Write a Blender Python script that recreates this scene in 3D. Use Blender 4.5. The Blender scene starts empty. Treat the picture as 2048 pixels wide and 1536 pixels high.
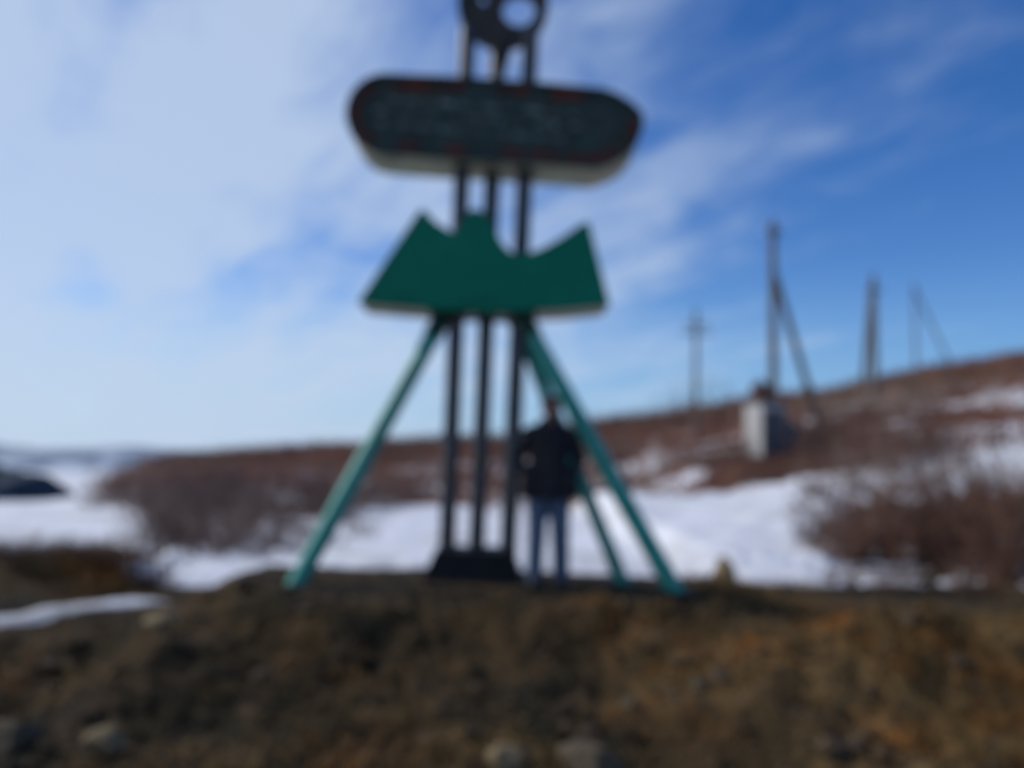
import bpy, bmesh, math, random
import numpy as np
from mathutils import Vector, Matrix

random.seed(7)
rng = np.random.default_rng(7)
S = bpy.context.scene
C = S.collection
R = math.radians

# ------------------------------------------------------------------ camera
FPX, PITCH, ROLL, CAMZ = 1607.0, math.atan(164 / 1607.0), 0.028, 1.09
cam_d = bpy.data.cameras.new('camera')
cam = bpy.data.objects.new('camera', cam_d)
C.objects.link(cam)
S.camera = cam
cam_d.sensor_width = 36.0
cam_d.lens = FPX / 2048 * 36.0
cam_d.clip_start, cam_d.clip_end = 0.05, 30000
_r0, _u0 = Vector((1, 0, 0)), Vector((0, -math.sin(PITCH), math.cos(PITCH)))
FWD = Vector((0, math.cos(PITCH), math.sin(PITCH)))
RIGHT = _r0 * math.cos(ROLL) + _u0 * math.sin(ROLL)
UP = _u0 * math.cos(ROLL) - _r0 * math.sin(ROLL)
m = Matrix((RIGHT, UP, -FWD)).transposed().to_4x4()
m.translation = (0, 0, CAMZ)
cam.matrix_world = m
FOCUS = False          # True: sharp lens, False: the missed focus of the photograph
cam_d.dof.use_dof = not FOCUS
cam_d.dof.focus_distance = 0.5
cam_d.dof.aperture_fstop = 2.6

def at(u, v, Y):
    """point of the place seen at photo pixel (u, v), Y metres ahead"""
    d = FWD + RIGHT * ((u - 1024) / FPX) + UP * ((768 - v) / FPX)
    return Vector((0, 0, CAMZ)) + d * (Y / d.y)

# ------------------------------------------------------------------ light
SUN_AZ, SUN_EL = R(-72), R(36)          # azimuth from +Y, positive to the right
w = bpy.data.worlds.new('World')
S.world = w
w.use_nodes = True
nt = w.node_tree
nt.nodes.clear()
N = nt.nodes.new
L = nt.links.new
out = N('ShaderNodeOutputWorld')
bg = N('ShaderNodeBackground')
bg.inputs['Strength'].default_value = 0.13
sky = N('ShaderNodeTexSky')
sky.sky_type = 'NISHITA'
sky.sun_disc = False
sky.sun_elevation = SUN_EL
sky.sun_rotation = SUN_AZ
sky.altitude = 600
sky.air_density = 1.0
sky.dust_density = 0.3
sky.ozone_density = 3.0
tc = N('ShaderNodeTexCoord')
sep = N('ShaderNodeSeparateXYZ'); L(tc.outputs['Generated'], sep.inputs[0])
zc = N('ShaderNodeMath'); zc.operation = 'MAXIMUM'; zc.inputs[1].default_value = 0.0; L(sep.outputs['Z'], zc.inputs[0])
za = N('ShaderNodeMath'); za.operation = 'ADD'; za.inputs[1].default_value = 0.16; L(zc.outputs[0], za.inputs[0])
dx = N('ShaderNodeMath'); dx.operation = 'DIVIDE'; L(sep.outputs['X'], dx.inputs[0]); L(za.outputs[0], dx.inputs[1])
dy = N('ShaderNodeMath'); dy.operation = 'DIVIDE'; L(sep.outputs['Y'], dy.inputs[0]); L(za.outputs[0], dy.inputs[1])
cb = N('ShaderNodeCombineXYZ'); L(dx.outputs[0], cb.inputs[0]); L(dy.outputs[0], cb.inputs[1])
def cloud_noise(rot, scale, sc, detail, rough, dist, off=(0, 0, 0)):
    mp = N('ShaderNodeMapping'); mp.vector_type = 'TEXTURE'
    mp.inputs['Rotation'].default_value = (0, 0, rot)
    mp.inputs['Scale'].default_value = scale
    mp.inputs['Location'].default_value = off
    L(cb.outputs[0], mp.inputs[0])
    n = N('ShaderNodeTexNoise'); n.inputs['Scale'].default_value = sc
    n.inputs['Detail'].default_value = detail; n.inputs['Roughness'].default_value = rough
    n.inputs['Distortion'].default_value = dist
    L(mp.outputs[0], n.inputs['Vector'])
    return n.outputs['Fac']
n1 = cloud_noise(R(124), (2.6, 0.62, 1), 1.5, 6, 0.52, 0.35, (8.3, 2.8, 0))      # long streaks
n2 = cloud_noise(R(118), (1.5, 0.8, 1), 1.0, 4, 0.5, 0.3, (-4, 6, 0))      # broad patches
mixn = N('ShaderNodeMath'); mixn.operation = 'MULTIPLY_ADD'; L(n1, mixn.inputs[0]); mixn.inputs[1].default_value = 0.95
hb = N('ShaderNodeMath'); hb.operation = 'MULTIPLY'; L(n2, hb.inputs[0]); hb.inputs[1].default_value = 0.75
L(hb.outputs[0], mixn.inputs[2])
# the cirrus thickens towards the west (left), where the sun stands
bias = N('ShaderNodeMath'); bias.operation = 'MULTIPLY_ADD'; L(sep.outputs['X'], bias.inputs[0]); bias.inputs[1].default_value = -0.58; L(mixn.outputs[0], bias.inputs[2])
cr = N('ShaderNodeMapRange'); cr.interpolation_type = 'SMOOTHSTEP'
n3 = cloud_noise(R(124), (1.3, 0.8, 1), 5.0, 5, 0.6, 0.4, (3.0, 2.0, 0))      # small puffs and gaps
pf = N('ShaderNodeMath'); pf.operation = 'MULTIPLY_ADD'; L(n3, pf.inputs[0]); pf.inputs[1].default_value = 0.50; L(bias.outputs[0], pf.inputs[2])
cr.inputs['From Min'].default_value = 0.86; cr.inputs['From Max'].default_value = 1.42
cr.inputs['To Min'].default_value = 0.0; cr.inputs['To Max'].default_value = 0.84
L(pf.outputs[0], cr.inputs['Value'])
hs = N('ShaderNodeHueSaturation'); hs.inputs['Saturation'].default_value = 1.32; hs.inputs['Value'].default_value = 1.0
hs.inputs['Hue'].default_value = 0.513
L(sky.outputs[0], hs.inputs['Color'])
mx = N('ShaderNodeMix'); mx.data_type = 'RGBA'
crx = N('ShaderNodeMapRange'); crx.inputs['From Min'].default_value = -0.1; crx.inputs['From Max'].default_value = 0.5; crx.inputs['To Min'].default_value = 1.0; crx.inputs['To Max'].default_value = 0.62; L(sep.outputs['X'], crx.inputs['Value'])
crm = N('ShaderNodeMath'); crm.operation = 'MULTIPLY'; L(cr.outputs[0], crm.inputs[0]); L(crx.outputs[0], crm.inputs[1])
L(crm.outputs[0], mx.inputs[0]); hzf = N('ShaderNodeMapRange'); hzf.interpolation_type = 'SMOOTHSTEP'; hzf.inputs['From Min'].default_value = -0.02; hzf.inputs['From Max'].default_value = 0.26
hzf.inputs['To Min'].default_value = 0.92; hzf.inputs['To Max'].default_value = 0.0; L(sep.outputs['Z'], hzf.inputs['Value'])
hzx = N('ShaderNodeMapRange'); hzx.inputs['From Min'].default_value = -0.5; hzx.inputs['From Max'].default_value = 0.6; L(sep.outputs['X'], hzx.inputs['Value'])
hzc = N('ShaderNodeMix'); hzc.data_type = 'RGBA'; L(hzx.outputs[0], hzc.inputs[0]); hzc.inputs[6].default_value = (3.4, 4.6, 6.2, 1); hzc.inputs[7].default_value = (1.0, 2.7, 5.2, 1)
hz = N('ShaderNodeMix'); hz.data_type = 'RGBA'; L(hzf.outputs[0], hz.inputs[0]); L(hs.outputs[0], hz.inputs[6]); L(hzc.outputs[2], hz.inputs[7])
L(hz.outputs[2], mx.inputs[6]); mx.inputs[7].default_value = (4.05, 4.95, 6.35, 1)
L(mx.outputs[2], bg.inputs['Color'])
L(bg.outputs[0], out.inputs['Surface'])

sd = bpy.data.lights.new('sun', 'SUN'); sd.energy = 2.7; sd.angle = R(0.5); sd.color = (1.0, 0.95, 0.88)
sun = bpy.data.objects.new('sun', sd); C.objects.link(sun)
sv = Vector((math.sin(SUN_AZ) * math.cos(SUN_EL), math.cos(SUN_AZ) * math.cos(SUN_EL), math.sin(SUN_EL)))
sun.rotation_euler = sv.to_track_quat('Z', 'Y').to_euler()
sun.location = (-20, 8, 20)
S.view_settings.view_transform = 'Standard'
S.view_settings.look = 'None'
S.view_settings.gamma = 1
S.view_settings.exposure = 0.0
S.view_settings.use_curve_mapping = False

# ------------------------------------------------------------------ materials
def mat(name, c1, c2=None, scale=8.0, rough=0.8, bump=0.0, bscale=None, metal=0.0, detail=6, c3=None, s3=2.0, lo=0.4, hi=0.6, spec=0.3):
    M = bpy.data.materials.new(name); M.use_nodes = True
    t = M.node_tree; b = t.nodes['Principled BSDF']
    b.inputs['Roughness'].default_value = rough; b.inputs['Metallic'].default_value = metal
    b.inputs['Specular IOR Level'].default_value = spec
    tcn = t.nodes.new('ShaderNodeTexCoord')
    col = None
    def noise(sc, det=detail):
        n = t.nodes.new('ShaderNodeTexNoise'); n.inputs['Scale'].default_value = sc
        n.inputs['Detail'].default_value = det; n.inputs['Roughness'].default_value = 0.62
        t.links.new(tcn.outputs['Object'], n.inputs['Vector']); return n
    def blend(fac_out, a, bcol, l, h):
        mr = t.nodes.new('ShaderNodeMapRange'); mr.inputs['From Min'].default_value = l; mr.inputs['From Max'].default_value = h
        t.links.new(fac_out, mr.inputs['Value'])
        x = t.nodes.new('ShaderNodeMix'); x.data_type = 'RGBA'
        t.links.new(mr.outputs[0], x.inputs[0])
        for i, cc in ((6, a), (7, bcol)):
            if isinstance(cc, tuple): x.inputs[i].default_value = (*cc, 1)
            else: t.links.new(cc, x.inputs[i])
        return x.outputs[2]
    col = c1
    if c2: col = blend(noise(scale).outputs['Fac'], col, c2, lo, hi)
    if c3: col = blend(noise(s3).outputs['Fac'], col, c3, 0.52, 0.66)
    if isinstance(col, tuple): b.inputs['Base Color'].default_value = (*col, 1)
    else: t.links.new(col, b.inputs['Base Color'])
    if bump:
        bp = t.nodes.new('ShaderNodeBump'); bp.inputs['Strength'].default_value = bump; bp.inputs['Distance'].default_value = 0.02
        t.links.new(noise(bscale or scale * 2).outputs['Fac'], bp.inputs['Height']); t.links.new(bp.outputs[0], b.inputs['Normal'])
    return M

M_steel = mat('dark steel', (0.032, 0.042, 0.060), (0.040, 0.046, 0.060), 6, 0.36, 0.15, 40, c3=(0.06, 0.045, 0.035), s3=3.0, spec=0.5)
M_base = mat('black painted steel', (0.006, 0.007, 0.009), (0.010, 0.010, 0.012), 9, 0.6, 0.2, 30, spec=0.15)
M_teal = mat('teal paint', (0.022, 0.27, 0.21), (0.032, 0.33, 0.26), 5, 0.45, 0.08, 30, c3=(0.026, 0.22, 0.17), s3=2.2, spec=0.5)
M_green = mat('green enamel', (0.0015, 0.175, 0.105), (0.002, 0.195, 0.118), 2.5, 0.5, 0.05, 14, c3=(0.002, 0.15, 0.09), s3=1.3, spec=0.12)
M_dgreen = mat('dark green bracket paint', (0.004, 0.04, 0.028), (0.008, 0.05, 0.035), 6, 0.5, 0.1)
M_plaque = mat('weathered dark teal plate', (0.026, 0.046, 0.044), (0.040, 0.066, 0.062), 5, 0.6, 0.15, 25, c3=(0.05, 0.044, 0.034), s3=2.4, spec=0.15)
M_rust = mat('rusty red brown trim', (0.115, 0.028, 0.018), (0.045, 0.024, 0.022), 3.5, 0.75, 0.3, 40)
M_cream = mat('weathered cream sheet', (0.50, 0.47, 0.36), (0.42, 0.40, 0.31), 5, 0.7, 0.1, 20, c3=(0.24, 0.22, 0.18), s3=3.0)
M_emblem = mat('blackened iron', (0.022, 0.022, 0.024), (0.04, 0.034, 0.03), 8, 0.55, 0.25, 30)
M_wood = mat('weathered pole wood', (0.10, 0.085, 0.075), (0.16, 0.14, 0.12), 10, 0.9, 0.4, 30)
M_insul = mat('dark glass insulator', (0.03, 0.04, 0.045), None, rough=0.25, spec=0.6)
M_kwhite = mat('pale grey kiosk paint', (0.46, 0.46, 0.45), (0.38, 0.38, 0.37), 3, 0.6, 0.1, 20, c3=(0.3, 0.27, 0.24), s3=2)
M_kgrey = mat('blue grey kiosk paint', (0.10, 0.105, 0.12), (0.075, 0.08, 0.095), 3, 0.6, 0.1, 20)
M_kbrown = mat('rusted brown housing', (0.10, 0.045, 0.035), (0.06, 0.035, 0.03), 5, 0.8, 0.2, 20)
M_twig = mat('brown twig bark', (0.21, 0.14, 0.115), (0.14, 0.098, 0.085), 3, 0.9)
M_twigd = mat('dark twig bark', (0.18, 0.090, 0.062), (0.095, 0.058, 0.043), 3, 0.9)
M_leaf = mat('withered leaf', (0.16, 0.075, 0.04), (0.10, 0.055, 0.035), 3, 0.9)
M_brush = mat('rusty brush', (0.30, 0.135, 0.085), (0.17, 0.10, 0.078), 0.12, 0.95, c3=(0.24, 0.185, 0.135), s3=0.05)
M_grass = mat('dry grass', (0.20, 0.125, 0.045), (0.085, 0.055, 0.022), 1.2, 0.9, c3=(0.27, 0.11, 0.022), s3=0.9)
M_rock = mat('brown rock', (0.10, 0.066, 0.036), (0.055, 0.037, 0.021), 7, 0.9, 0.6, 18, c3=(0.13, 0.09, 0.052), s3=3)
M_rockp = mat('pale rock', (0.12, 0.092, 0.056), (0.075, 0.058, 0.037), 6, 0.9, 0.6, 18)
M_rocky = mat('yellowish rock', (0.30, 0.22, 0.11), (0.17, 0.12, 0.07), 6, 0.9, 0.6, 18)
M_skin = mat('skin', (0.27, 0.125, 0.10), (0.24, 0.105, 0.085), 14, 0.5)
M_hair = mat('dark hair', (0.022, 0.014, 0.012), (0.035, 0.022, 0.018), 30, 0.6, 0.4, 60)
M_jacket = mat('black jacket cloth', (0.010, 0.011, 0.014), (0.017, 0.018, 0.022), 12, 0.75, 0.5, 16)
M_shirt = mat('dark shirt', (0.03, 0.024, 0.034), (0.04, 0.03, 0.045), 18, 0.8)
M_jeans = mat('blue jeans', (0.075, 0.112, 0.185), (0.10, 0.145, 0.215), 9, 0.9, 0.4, 30)
M_shoe = mat('dark shoe leather', (0.03, 0.028, 0.027), None, rough=0.6)
M_eye = mat('dark eye', (0.02, 0.015, 0.012), None, rough=0.2)
M_lip = mat('lip', (0.28, 0.10, 0.09), None, rough=0.5)
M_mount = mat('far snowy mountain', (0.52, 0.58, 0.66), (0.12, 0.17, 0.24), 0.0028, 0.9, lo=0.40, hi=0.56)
M_dhill = mat('far dark wooded hill', (0.018, 0.034, 0.05), (0.05, 0.075, 0.10), 0.02, 0.95, lo=0.5, hi=0.7)

# snow
M_snow = mat('old snow', (0.80, 0.80, 0.83), (0.70, 0.70, 0.72), 0.9, 0.65, 0.6, 5, c3=(0.55, 0.52, 0.49), s3=0.45)
M_snow.node_tree.nodes['Principled BSDF'].inputs['Subsurface Weight'].default_value = 0.0

# ground: soil, gravel, dry turf; 'tint' attribute = ochre soil, 'veg' = withered turf
M_ground = bpy.data.materials.new('bank soil'); M_ground.use_nodes = True
t = M_ground.node_tree; b = t.nodes['Principled BSDF']; b.inputs['Roughness'].default_value = 0.95; b.inputs['Specular IOR Level'].default_value = 0.15
tcn = t.nodes.new('ShaderNodeTexCoord')
def gn(sc, det=8, ro=0.65):
    n = t.nodes.new('ShaderNodeTexNoise'); n.inputs['Scale'].default_value = sc; n.inputs['Detail'].default_value = det; n.inputs['Roughness'].default_value = ro
    t.links.new(tcn.outputs['Object'], n.inputs['Vector']); return n.outputs['Fac']
def gmix(f, a, c, lo=None, hi=None):
    if lo is not None:
        mr = t.nodes.new('ShaderNodeMapRange'); mr.inputs['From Min'].default_value = lo; mr.inputs['From Max'].default_value = hi
        t.links.new(f, mr.inputs['Value']); f = mr.outputs[0]
    x = t.nodes.new('ShaderNodeMix'); x.data_type = 'RGBA'; t.links.new(f, x.inputs[0])
    for i, cc in ((6, a), (7, c)):
        if isinstance(cc, tuple): x.inputs[i].default_value = (*cc, 1)
        else: t.links.new(cc, x.inputs[i])
    return x.outputs[2]
soil = gmix(gn(1.7), (0.036, 0.022, 0.009), (0.076, 0.047, 0.020), 0.38, 0.62)
soil = gmix(gn(1.35, 5, .55), soil, (0.009, 0.009, 0.0045), 0.45, 0.56)
soil = gmix(gn(2.3, 4), soil, (0.105, 0.066, 0.030), 0.57, 0.68)
soil = gmix(gn(14), soil, (0.13, 0.088, 0.042), 0.60, 0.74)
och = gmix(gn(2.2), (0.22, 0.135, 0.055), (0.28, 0.095, 0.016), 0.48, 0.64)
och = gmix(gn(9), och, (0.075, 0.05, 0.024), 0.5, 0.66)
veg = gmix(gn(0.15), (0.16, 0.08, 0.058), (0.12, 0.08, 0.06), 0.4, 0.6)
a1 = t.nodes.new('ShaderNodeAttribute'); a1.attribute_name = 'tint'
a2 = t.nodes.new('ShaderNodeAttribute'); a2.attribute_name = 'veg'
colr = gmix(a1.outputs['Fac'], soil, och)
colr = gmix(a2.outputs['Fac'], colr, veg)
a3 = t.nodes.new('ShaderNodeAttribute'); a3.attribute_name = 'painted_shade'
colr = gmix(a3.outputs['Fac'], colr, (0.012, 0.012, 0.008))  # near-black colour standing in for shade on the soil
t.links.new(colr, b.inputs['Base Color'])
bp = t.nodes.new('ShaderNodeBump'); bp.inputs['Strength'].default_value = 0.9; bp.inputs['Distance'].default_value = 0.05
t.links.new(gn(11, 10), bp.inputs['Height']); t.links.new(bp.outputs[0], b.inputs['Normal'])

# ------------------------------------------------------------------ helpers
def tag(o, label=None, cat=None, group=None, kind=None):
    if label: o['label'] = label
    if cat: o['category'] = cat
    if group: o['group'] = group
    if kind: o['kind'] = kind
    return o
def empty(name, loc, rz=0.0):
    o = bpy.data.objects.new(name, None); C.objects.link(o); o.location = loc; o.rotation_euler = (0, 0, rz); o.empty_display_size = 0.2
    return o
def link(name, me, parent=None):
    o = bpy.data.objects.new(name, me); C.objects.link(o)
    if parent: o.parent = parent
    return o
def bm_obj(name, bm, material, parent=None, smooth=False, bevel=0.0):
    bmesh.ops.recalc_face_normals(bm, faces=bm.faces)
    if bevel: bmesh.ops.bevel(bm, geom=[e for e in bm.edges if e.calc_face_angle(0) > 0.5], offset=bevel, segments=2, profile=0.6, affect='EDGES')
    me = bpy.data.meshes.new(name); bm.to_mesh(me); bm.free()
    for mm in (material if isinstance(material, (list, tuple)) else [material]): me.materials.append(mm)
    if smooth:
        me.polygons.foreach_set('use_smooth', [True] * len(me.polygons))
        if smooth == 'auto': me.set_sharp_from_angle(angle=R(40))
    return link(name, me, parent)
def add_box(bm, c, s, rz=0.0, rot=None):
    M4 = Matrix.Translation(c) @ (rot.to_4x4() if rot else Matrix.Rotation(rz, 4, 'Z')) @ Matrix.Diagonal((*s, 1))
    return bmesh.ops.create_cube(bm, size=1.0, matrix=M4)
def add_tube(bm, p0, p1, r0, r1=None, seg=20, caps=True):
    p0, p1 = Vector(p0), Vector(p1); d = p1 - p0
    q = d.to_track_quat('Z', 'Y').to_matrix().to_4x4()
    bmesh.ops.create_cone(bm, cap_ends=caps, segments=seg, radius1=r0, radius2=r0 if r1 is None else r1, depth=d.length,
                          matrix=Matrix.Translation((p0 + p1) / 2) @ q)
def prism(bm, pts, y0, y1, front=0, side=0, back=0, under=None):
    """pts: (x, z) outline, extruded from y0 (front) to y1"""
    f = [bm.verts.new((x, y0, z)) for x, z in pts]; k = [bm.verts.new((x, y1, z)) for x, z in pts]
    a = bm.faces.new(f); a.material_index = front
    c = bm.faces.new(k[::-1]); c.material_index = back
    n = len(pts)
    area = sum(pts[i][0] * pts[(i + 1) % n][1] - pts[(i + 1) % n][0] * pts[i][1] for i in range(n))
    for i in range(n):
        j = (i + 1) % n
        q = bm.faces.new((f[i], k[i], k[j], f[j])); q.material_index = side
        if under is not None:
            ex, ez = pts[j][0] - pts[i][0], pts[j][1] - pts[i][1]
            nz = -ex if area > 0 else ex
            if nz < -0.35 * math.hypot(ex, ez): q.material_index = under
def np_mesh(name, V, F, material, smooth=False):
    me = bpy.data.meshes.new(name)
    V = np.asarray(V, dtype=np.float32); F = np.asarray(F, dtype=np.int32); k = F.shape[1]
    me.vertices.add(len(V)); me.vertices.foreach_set('co', V.ravel())
    me.loops.add(F.size); me.loops.foreach_set('vertex_index', F.ravel())
    me.polygons.add(len(F)); me.polygons.foreach_set('loop_start', np.arange(0, F.size, k, dtype=np.int32))
    me.update(calc_edges=True)
    me.materials.append(material)
    me.polygons.foreach_set('use_smooth', [bool(smooth)] * len(F))
    me.validate()
    return me

# value noise
_P = np.random.default_rng(3).random((256, 256))
def vnoise(x, y):
    xi, yi = np.floor(x).astype(int), np.floor(y).astype(int)
    fx, fy = x - xi, y - yi
    fx, fy = fx * fx * (3 - 2 * fx), fy * fy * (3 - 2 * fy)
    g = lambda i, j: _P[i & 255, j & 255]
    return (g(xi, yi) * (1 - fx) + g(xi + 1, yi) * fx) * (1 - fy) + (g(xi, yi + 1) * (1 - fx) + g(xi + 1, yi + 1) * fx) * fy
def fbm(x, y, o=5, gain=0.5):
    s, a, tot = 0.0, 1.0, 0.0
    for i in range(o):
        s = s + a * vnoise(x * 2 ** i + 17.3 * i, y * 2 ** i + 9.1 * i); tot += a; a *= gain
    return s / tot * 2 - 1
def sstep(a, b_, x):
    k = np.clip((x - a) / (b_ - a), 0, 1); return k * k * (3 - 2 * k)

# ------------------------------------------------------------------ terrain
TK = [-1.2, -0.64, -0.51, -0.43, -0.264, -0.12, 0.0, 0.11, 0.172, 0.296, 0.39, 0.483, 0.637, 1.2]
ZK = [-14, -8, -2.8, 0.2, 2.0, 3.1, 4.2, 6.3, 7.5, 9.6, 11.2, 13.5, 16.2, 22]
def depth_t(x, y):
    d = np.hypot(x, y); az = np.clip(np.arctan2(x, y), -0.87, 0.87)
    return d * np.cos(az), np.tan(az)
def zground(x, y):
    x = np.asarray(x, float); y = np.asarray(y, float)
    D, T = depth_t(x, y)
    wob = 0.35 * fbm(x * 0.45 + 5, y * 0.45)
    yy = y + wob * sstep(3, 5, y) * (1 - sstep(9, 12, y))
    pad = np.interp(yy, [-20, 2, 4.2, 5.5, 6.45, 6.75, 8.55, 9.7, 13, 30], [-.58, -.55, -.47, -.30, -.06, -.01, 0, -.34, -.42, -.42])
    rise_k = 1 - sstep(-5.0, -4.2, x)
    left = np.interp(yy, [-20, 2, 4.5, 6.5, 7.6, 8.9, 9.9, 10.8, 12.5, 30], [-.58, -.56, -.50, -.44, -.43, -.38, -.12, -.22, -.44, -.46])
    left = left - (1 - rise_k) * np.interp(yy, [8.4, 9.3, 9.9, 10.8, 12.5], [0, .14, .31, .20, 0])
    right = np.interp(yy, [-20, 2, 4.2, 5.2, 6.6, 8, 10, 13, 30], [-.58, -.55, -.46, -.25, -.10, -.18, -.20, -.10, .3])
    wl = 1 - sstep(-3.2, -2.4, x + 0.3 * wob); wr = sstep(2.0, 3.0, x + 0.4 * wob)
    z = pad * (1 - wl) * (1 - wr) + left * wl + right * wr * (1 - wl)
    # ochre mound on the right
    z = z + 0.40 * np.exp(-((x - 3.1) / 1.05) ** 2 - ((y - 5.75) / 0.6) ** 2)
    z = z + 0.10 * np.exp(-((x - 1.6) / 0.7) ** 2 - ((y - 4.6) / 0.5) ** 2)
    # hill side
    zr = np.interp(T, TK, ZK)
    d0 = np.interp(T, [-0.7, -0.3, 0, 0.3, 0.7], [30, 26, 29, 15, 10.5])
    k = np.clip((D - d0) / (100 - d0), 0, 1)
    hz = -0.45 + (zr + 0.45) * k ** np.interp(T, [0.1, 0.35], [1.25, 1.05]) + 0.5 * fbm(x * 0.09, y * 0.09) * sstep(0, .2, k)
    z = np.where(D > d0, hz + (z + 0.45) * (1 - sstep(0, 0.12, k)), z)
    z = z - (1 - sstep(-.60, -.42, T)) * (sstep(30, 75, D) * 3.0 + sstep(18, 31, D) * 0.55)
    far = sstep(105, 160, D) * 4 + sstep(130, 900, D) * 75 + 0 * T
    z = z - far
    # relief
    flat = np.exp(-((x + .3) / 2.3) ** 4 - ((y - 8.0) / 1.35) ** 4)
    nearb = 1 - sstep(6.5, 8.5, D)
    amp = 0.02 + 0.27 * nearb + 0.05 * sstep(9, 12, D)
    z = z + amp * (1 - flat * 0.92) * fbm(x * 1.25, y * 1.25, 5, .55) + 0.035 * nearb * fbm(x * 7, y * 7, 3)
    return z
def zg(x, y): return float(zground(np.array([x]), np.array([y]))[0])

front = np.arange(-48, 48.01, 0.26); rest = np.arange(54, 306.1, 6.0)
ang = np.radians(np.concatenate([front, rest]))
rad = np.concatenate([[0.3, 1.0, 2.0], np.geomspace(2.6, 14, 210), np.geomspace(14.2, 170, 190), np.geomspace(190, 12000, 26)])
A, Dd = np.meshgrid(ang, rad)
GX, GY = Dd * np.sin(A), Dd * np.cos(A)
GZ = zground(GX, GY)
nr, na = GX.shape
idx = np.arange(nr * na).reshape(nr, na)
nxt = np.roll(idx, -1, axis=1)
quads = np.stack([idx[:-1], nxt[:-1], nxt[1:], idx[1:]], -1).reshape(-1, 4)[:, ::-1]
cv = np.array([[0, 0, zg(0, 0.01)]])
gme = np_mesh('ground', np.stack([GX, GY, GZ], -1).reshape(-1, 3), quads, M_ground, True)
D_, T_ = depth_t(GX, GY)
tint = np.clip(np.exp(-((GX - 3.0) / 1.5) ** 2 - ((GY - 5.4) / 1.2) ** 2) * 1.5 + np.exp(-((GX - 1.9) / .8) ** 2 - ((GY - 4.3) / .4) ** 2) * 0.5 + 0.55 * fbm(GX * 1.1 + 40, GY * 1.1, 4) - 0.10, 0, 1)
vegm = sstep(17, 24, D_ + 3 * fbm(GX * .3, GY * .3)) + 0 * T_
painted_shade = np.clip(1.6 * np.exp(-((GX - 3.3) / 1.7) ** 2 - ((GY - 7.15) / .42) ** 2) + 1.2 * np.exp(-((GX + 1.1) / .75) ** 2 - ((GY - 6.85) / .16) ** 2) + np.exp(-((GX - 2.0) / .5) ** 2 - ((GY - 6.9) / .2) ** 2) + .5 * fbm(GX * 2, GY * 2, 4) * (np.abs(GY - 7) < 1) - .1, 0, 1)  # shade behind the mound and along the pad's front edge, painted as dark bands
for nm, arr in (('tint', tint), ('veg', vegm), ('painted_shade', painted_shade)):
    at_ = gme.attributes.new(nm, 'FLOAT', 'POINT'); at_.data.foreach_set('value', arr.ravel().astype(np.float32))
ground = link('ground', gme); tag(ground, kind='structure')

def snow_m(x, y):
    D, T = depth_t(x, y)
    n = fbm(x * 0.33 + 11, y * 0.33, 4); nf = fbm(x * 1.5 + 3, y * 1.5 + 8, 4)
    plateau = sstep(8.95, 9.9, D + 0.35 * nf) * (1 - sstep(25, 31, D))                # behind the pad
    pl_left = sstep(11.2, 12.2, D + .4 * nf + 2.1 * sstep(-4.9, -4.2, x + .5 * nf)) * (1 - .25 * sstep(60, 80, D))
    mid = np.where(T < -0.22, pl_left * (1 - .85 * sstep(-.47, -.40, T) * sstep(19, 25, D)), plateau)
    hill = sstep(22, 30, D) * 0.47                                                     # patchy under the brush
    hill = hill * (1 - 0.5 * sstep(60, 95, D))
    mm = np.maximum(mid, hill)
    bush = sstep(.36, .43, T + .04 * nf) * sstep(6, 8, D) * (1 - sstep(17, 21, D))     # thicket on the right keeps patches only
    mm = mm * (1 - 0.52 * bush)
    for (px_, py_, rx_, ry_) in ((4.6, 10.3, .55, .30), (5.5, 10.0, .35, .22), (10.0, 22.5, 2.2, 3.0), (27.3, 44, 3.2, 7.0)):
        mm = np.maximum(mm, .95 * np.exp(-((x - px_) / rx_) ** 2 - ((y - py_) / ry_) ** 2))
    streak = np.exp(-((y - 7.45 - .95 * (x + 4.7)) / 0.34) ** 2) * (1 - sstep(-3.6, -3.2, x))
    mm = np.maximum(mm, streak * (0.78 + 0.25 * fbm(x * 2.2, y * 2.2 + 4, 3)))
    mm = mm + 0.34 * n * sstep(8, 14, D) * np.where(mm > .75, .45, 1.0) + 0.22 * nf + 0.10 * fbm(x * 5, y * 5, 3) * (1 - sstep(14, 22, D))
    mm = mm - .6 * np.exp(-((x - .326 * y) / (.055 * y)) ** 2 - ((y - 31) / 6.5) ** 2)
    return mm
SM = snow_m(GX, GY)
SZ = GZ + np.clip((SM - 0.5) * np.where(D_ < 11, .16, .42), -0.3, 0.14) * np.where(D_ > 30, 2.0, 1.0)
near = D_ < 6.3
SZ = np.where(near, GZ - 0.3, SZ)
keep = (SM.ravel()[quads].max(1) > 0.40) & (D_.ravel()[quads].min(1) > 6.2) & ((D_.ravel()[quads].max(1) < 170) | (T_.ravel()[quads].max(1) < -.40))
sq = quads[keep]; used, inv = np.unique(sq, return_inverse=True)
sme = np_mesh('snow', np.stack([GX, GY, SZ], -1).reshape(-1, 3)[used], inv.reshape(-1, 4), M_snow, True)
tag(link('snow', sme), kind='structure')

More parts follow.
